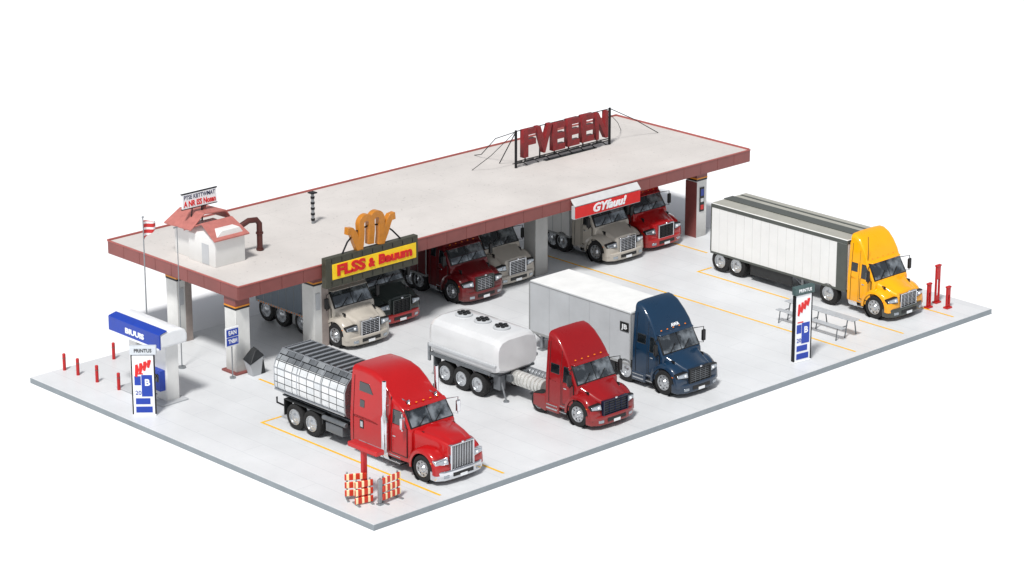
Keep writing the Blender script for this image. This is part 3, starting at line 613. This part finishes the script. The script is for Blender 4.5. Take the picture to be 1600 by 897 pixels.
P=truck("semi_truck",10.8,.92,"deep red aerodynamic truck towing white tank trailer")
tractor(P,dict(paint=red2,L=2.15,cowl=.82,door=1.48,H=2.80,h0=1.0,h1=1.28,zw=1.90,nose=.56,gw=.52,bars=5,barmat=mat("navy grille",(28,36,62),.3),gframe=mat("navy frame",(20,26,48),.3),frame=2.95,drive=[2.50],dr=.36,fairing=red2,dome=[(0,0),(.12,.18),(.32,.48),(.56,.78),(.80,.95),(1,1)]))
for s in(-1,1):
    b=B();b.loft([[(s*.80,2.15,.14),(s*.96,2.15,.14),(s*.96,2.15,.70),(s*.60,2.15,.74)],[(s*.80,2.75,.22),(s*.94,2.75,.22),(s*.94,2.75,.60),(s*.60,2.75,.62)]]);b.obj("rear_fairing",red2,P,bevel=.03)
b=B()
b.box(-.30,-.20,2.9,4.1,.40,.52);b.box(.1,.2,2.9,4.1,.40,.52);b.obj("drawbar",dkgrey,P)
b=B();pr=[]
for i in range(9):
    h=.165*i;pr+=[(.235,h),(.25,h+.012),(.25,h+.11),(.19,h+.12),(.19,h+.157)]
b.lathe(pr,(-.42,2.7,.66),'y',22,0,True);b.obj("ribbed_coupling",mat("ribbed silver pipe",(226,226,222),.22,.45,.2,5),P)
b=B();pr=[]
for i in range(8): h=.15*i;pr+=[(.17,h),(.18,h+.02),(.18,h+.10),(.14,h+.12),(.14,h+.14)]
b.lathe(pr,(.15,3.0,.70),'y',20,0,True);b.obj("ribbed_coupling",steel,P)
b=B();rings=[];yA,yB=4.0,7.30
def tring(y,k,kz):
    pts=[(.55,.88),(.86,.96),(.92,1.1),(.935,1.40),(.93,1.74),(.88,1.92),(.74,2.08),(.45,2.16)]
    cz=1.5;h=[(x*k,cz+(z-cz)*kz) for x,z in pts];return [(x,y,z) for x,z in h]+[(-x,y,z) for x,z in h[::-1]]
for y,k,kz in((yA,.90,.80),(yA+.08,.96,.93),(yA+.18,.99,.985),(yA+.26,1,1),(yB-.26,1.0,1.0),(yB-.18,.99,.985),(yB-.08,.96,.93),(yB,.90,.80)): rings.append(tring(y,k,kz))
b.loft(rings);T=b.obj("tank_trailer",tankm,P,(-.42,0,0),smooth=24);T["label"]="white enamel tank trailer with dark hatches"
b=B();b.box(-.975,.975,yA+.06,yB-.06,1.16,1.28);b.obj("tank_belt",ltgrey,T,bevel=.03)
for i in range(3):
    yy=yA+.75+i*.9;b=B();b.lathe([(.29,0),(.29,.06),(.25,.08),(.0,.085)],(0,yy,2.15),'z',20,0,True)
    for k in range(6): t=k*math.pi/3;b.cyl((.16*math.cos(t),yy+.16*math.sin(t),2.22),(.16*math.cos(t),yy+.16*math.sin(t),2.28),.07,n=8,mi=1)
    b.cyl((0,yy,2.22),(0,yy,2.30),.06,n=10,mi=1)
    b.obj("hatch",[ltgrey,black],T)
b=B();b.box(-.42,-.28,yA-.1,yB+.05,.62,.84);b.box(.28,.42,yA-.1,yB+.05,.62,.84);b.box(-.90,.90,yA+.15,yB,.84,.92)
for yy in(4.93,5.70,6.48): b.cyl((-.7,yy,.40),(.7,yy,.40),.07)
b.box(-.7,-.45,yA+.1,yA+.4,.35,.84);b.box(.45,.7,yA+.1,yA+.4,.35,.84);b.obj("trailer_frame",midgrey,T,bevel=.012)
for s in(-1,1):
    b=B();b.box(s*.9-.05,s*.9+.05,4.3,7.2,.86,.96);b.box(s*.76-.16,s*.76+.16,7.0,7.05,.3,.86);b.obj("mudguard",midgrey,T,bevel=.01)
    b=B();b.box(s*.82-.03,s*.82+.03,7.3,7.4,.6,1.2);b.obj("rear_bracket",steel,T)
    b=B();b.cyl((s*.6,yA+.2,.8),(s*.6,yA-.1,.02),.03,n=6);b.cyl((s*.6,yA-.1,0),(s*.6,yA-.1,.04),.1,n=10);b.obj("landing_leg",steel,T)
for yy in(4.93,5.70,6.48):
    for s in(-1,1): wheel(P,-.42+s*.78,yy,s,False,.40)

P=truck("semi_truck",14.87,1.10,"dark blue aerodynamic truck with light grey box trailer")
tractor(P,dict(paint=blue,L=2.12,cowl=.82,door=1.46,H=2.80,h0=1.0,h1=1.27,zw=1.88,nose=.56,gw=.46,bars=6,barmat=midgrey,gframe=dkgrey,frame=3.0,drive=[2.45],fairing=blue,dome=[(0,0),(.12,.22),(.35,.55),(.62,.85),(.85,.98),(1,1)]))
text("lettering","AWA",.15,swhite,P,(.1,1.245,2.045),(math.radians(58),0,0),ext=.012,off=.006)
boxtrailer(P,2.25,7.0,.62,2.42,ltgrey,white,dict(legs=6.6,wheels=[],pitch=.9,label="light grey box trailer with white roof",rail=.06,under=(3.0,6.0),skirtm=dkgrey,ribm=mat("soft grey rib",(172,175,178),.5)))
t=B();t.box(-.945,-.925,2.32,2.72,1.72,2.04);q=t.obj("logo_plate",black,P,bevel=.01);text("lettering","JB",.22,swhite,P,(-.95,2.52,1.88),FX,ext=.004,width=.26,off=.004)

P=truck("semi_truck",25.8,1.42,"bright yellow sleeper truck with long white box trailer")
tractor(P,dict(paint=yellow,bumper=greyp,L=1.95,cowl=.80,door=1.45,H=2.80,h0=1.02,h1=1.29,zw=1.90,nose=.54,gw=.40,bars=8,barmat=chrome,frame=3.3,drive=[2.85],fairing=alu,visor=yellow,dome=[(0,0),(.10,.24),(.3,.58),(.55,.86),(.8,.99),(1,1)]))
b=B();b.tube([(-.8,1.2,1.9),(-.85,1.15,2.4),(-.95,1.1,2.9)],.012,6);b.obj("antenna",black,P)
boxtrailer(P,2.05,8.5,.68,2.56,offw,boxroof,dict(wheels=[7.25,8.05],legs=4.2,under=(4.6,6.6),skirtm=dkgrey,rail=.16,railm=roofrail,ribm=ribw,roofstripe=1,label="long white box trailer with grey top rail"))
for s in(-1,1):
    b=B();b.box(s*.93-.01,s*.93+.01,2.07,2.50,.72,2.39);b.obj("front_bulkhead",roofrail,P,bevel=.006)
def cab2(x,y,col,bump,H,lab,tcol,tl=5.0,top=white,**k):
    P=truck("semi_truck",x,y,lab,group="trucks parked under canopy")
    d=dict(paint=col,bumper=bump,L=1.95,cowl=.82,door=1.48,H=H,h0=1.04,h1=1.29,zw=1.86,nose=.54,gw=.38,bars=7,frame=3.1,drive=[2.5],fairing=alu,dome=[(0,0),(.15,.4),(.4,.8),(.7,1),(1,1)]);d.update(k)
    tractor(P,d)
    if tcol: boxtrailer(P,2.1,tl,.66,2.40,tcol,top,dict(wheels=[tl-1.35,tl-.5],under=(2.9,tl-1.9),rivets=(tcol is slate)))
    return P
cab2(10.2,12.0,silver,silver,2.3,"champagne silver truck with slate box trailer under canopy",slate,5.0,gframe=chrome)
cab2(12.45,12.95,greyp,red3,2.3,"dark grey truck with red bumper under canopy",slate,4.1,gframe=greyp,barmat=dkgrey)
cab2(16.3,12.85,dred,dred,2.3,"maroon truck with dark red trailer under canopy",dred,4.3,gframe=greyp)
cab2(18.45,13.45,silver,silver,2.3,"beige sleeper truck parked under canopy beside column",ltgrey,3.7)
cab2(23.35,12.7,silver,silver,2.3,"champagne truck with white box trailer under canopy",white,4.4,gframe=chrome)
cab2(25.6,12.9,red3,red3,2.5,"bright red truck with broad grille under canopy",dkgrey,4.2,visor=red3,barmat=dkgrey)

# ============================================================ LIGHT, CAMERA
el=math.radians(58)
sd=Vector((-.80,-.42,0)).normalized()*math.cos(el)+Vector((0,0,math.sin(el)))
w=bpy.data.worlds.new("World");scn.world=w;w.use_nodes=True;N=w.node_tree.nodes;K=w.node_tree.links
bg=N["Background"];sky=N.new("ShaderNodeTexSky");sky.sky_type='NISHITA';sky.sun_disc=False;sky.sun_elevation=el;sky.sun_rotation=math.atan2(sd.x,sd.y)
hs=N.new("ShaderNodeHueSaturation");hs.inputs["Saturation"].default_value=.22;K.new(sky.outputs[0],hs.inputs["Color"]);K.new(hs.outputs[0],bg.inputs["Color"]);bg.inputs["Strength"].default_value=.115
sl=bpy.data.lights.new("sun",'SUN');sl.energy=3.4;sl.angle=math.radians(9);sl.color=(1,.98,.95)
so=bpy.data.objects.new("sun",sl);COL.objects.link(so);so.rotation_euler=(-sd).to_track_quat('-Z','Y').to_euler()
th,az,F=0.31324619,0.75717032,4542.14
r=Vector((math.cos(az),-math.sin(az),0));h=Vector((math.sin(az),math.cos(az),0))
f=h*math.cos(th)-Vector((0,0,math.sin(th)));u=h*math.sin(th)+Vector((0,0,math.cos(th)))
cd=bpy.data.cameras.new("camera");cam=bpy.data.objects.new("camera",cd);COL.objects.link(cam)
M=Matrix((( r.x,u.x,-f.x,-50.34412),(r.y,u.y,-f.y,-59.06374),(r.z,u.z,-f.z,32.3),(0,0,0,1)));cam.matrix_world=M
cd.lens=F/1600*36;cd.sensor_width=36;cd.clip_end=3000;cd.clip_start=1;scn.camera=cam
scn.view_settings.view_transform='Standard';scn.view_settings.look='None';scn.view_settings.exposure=0
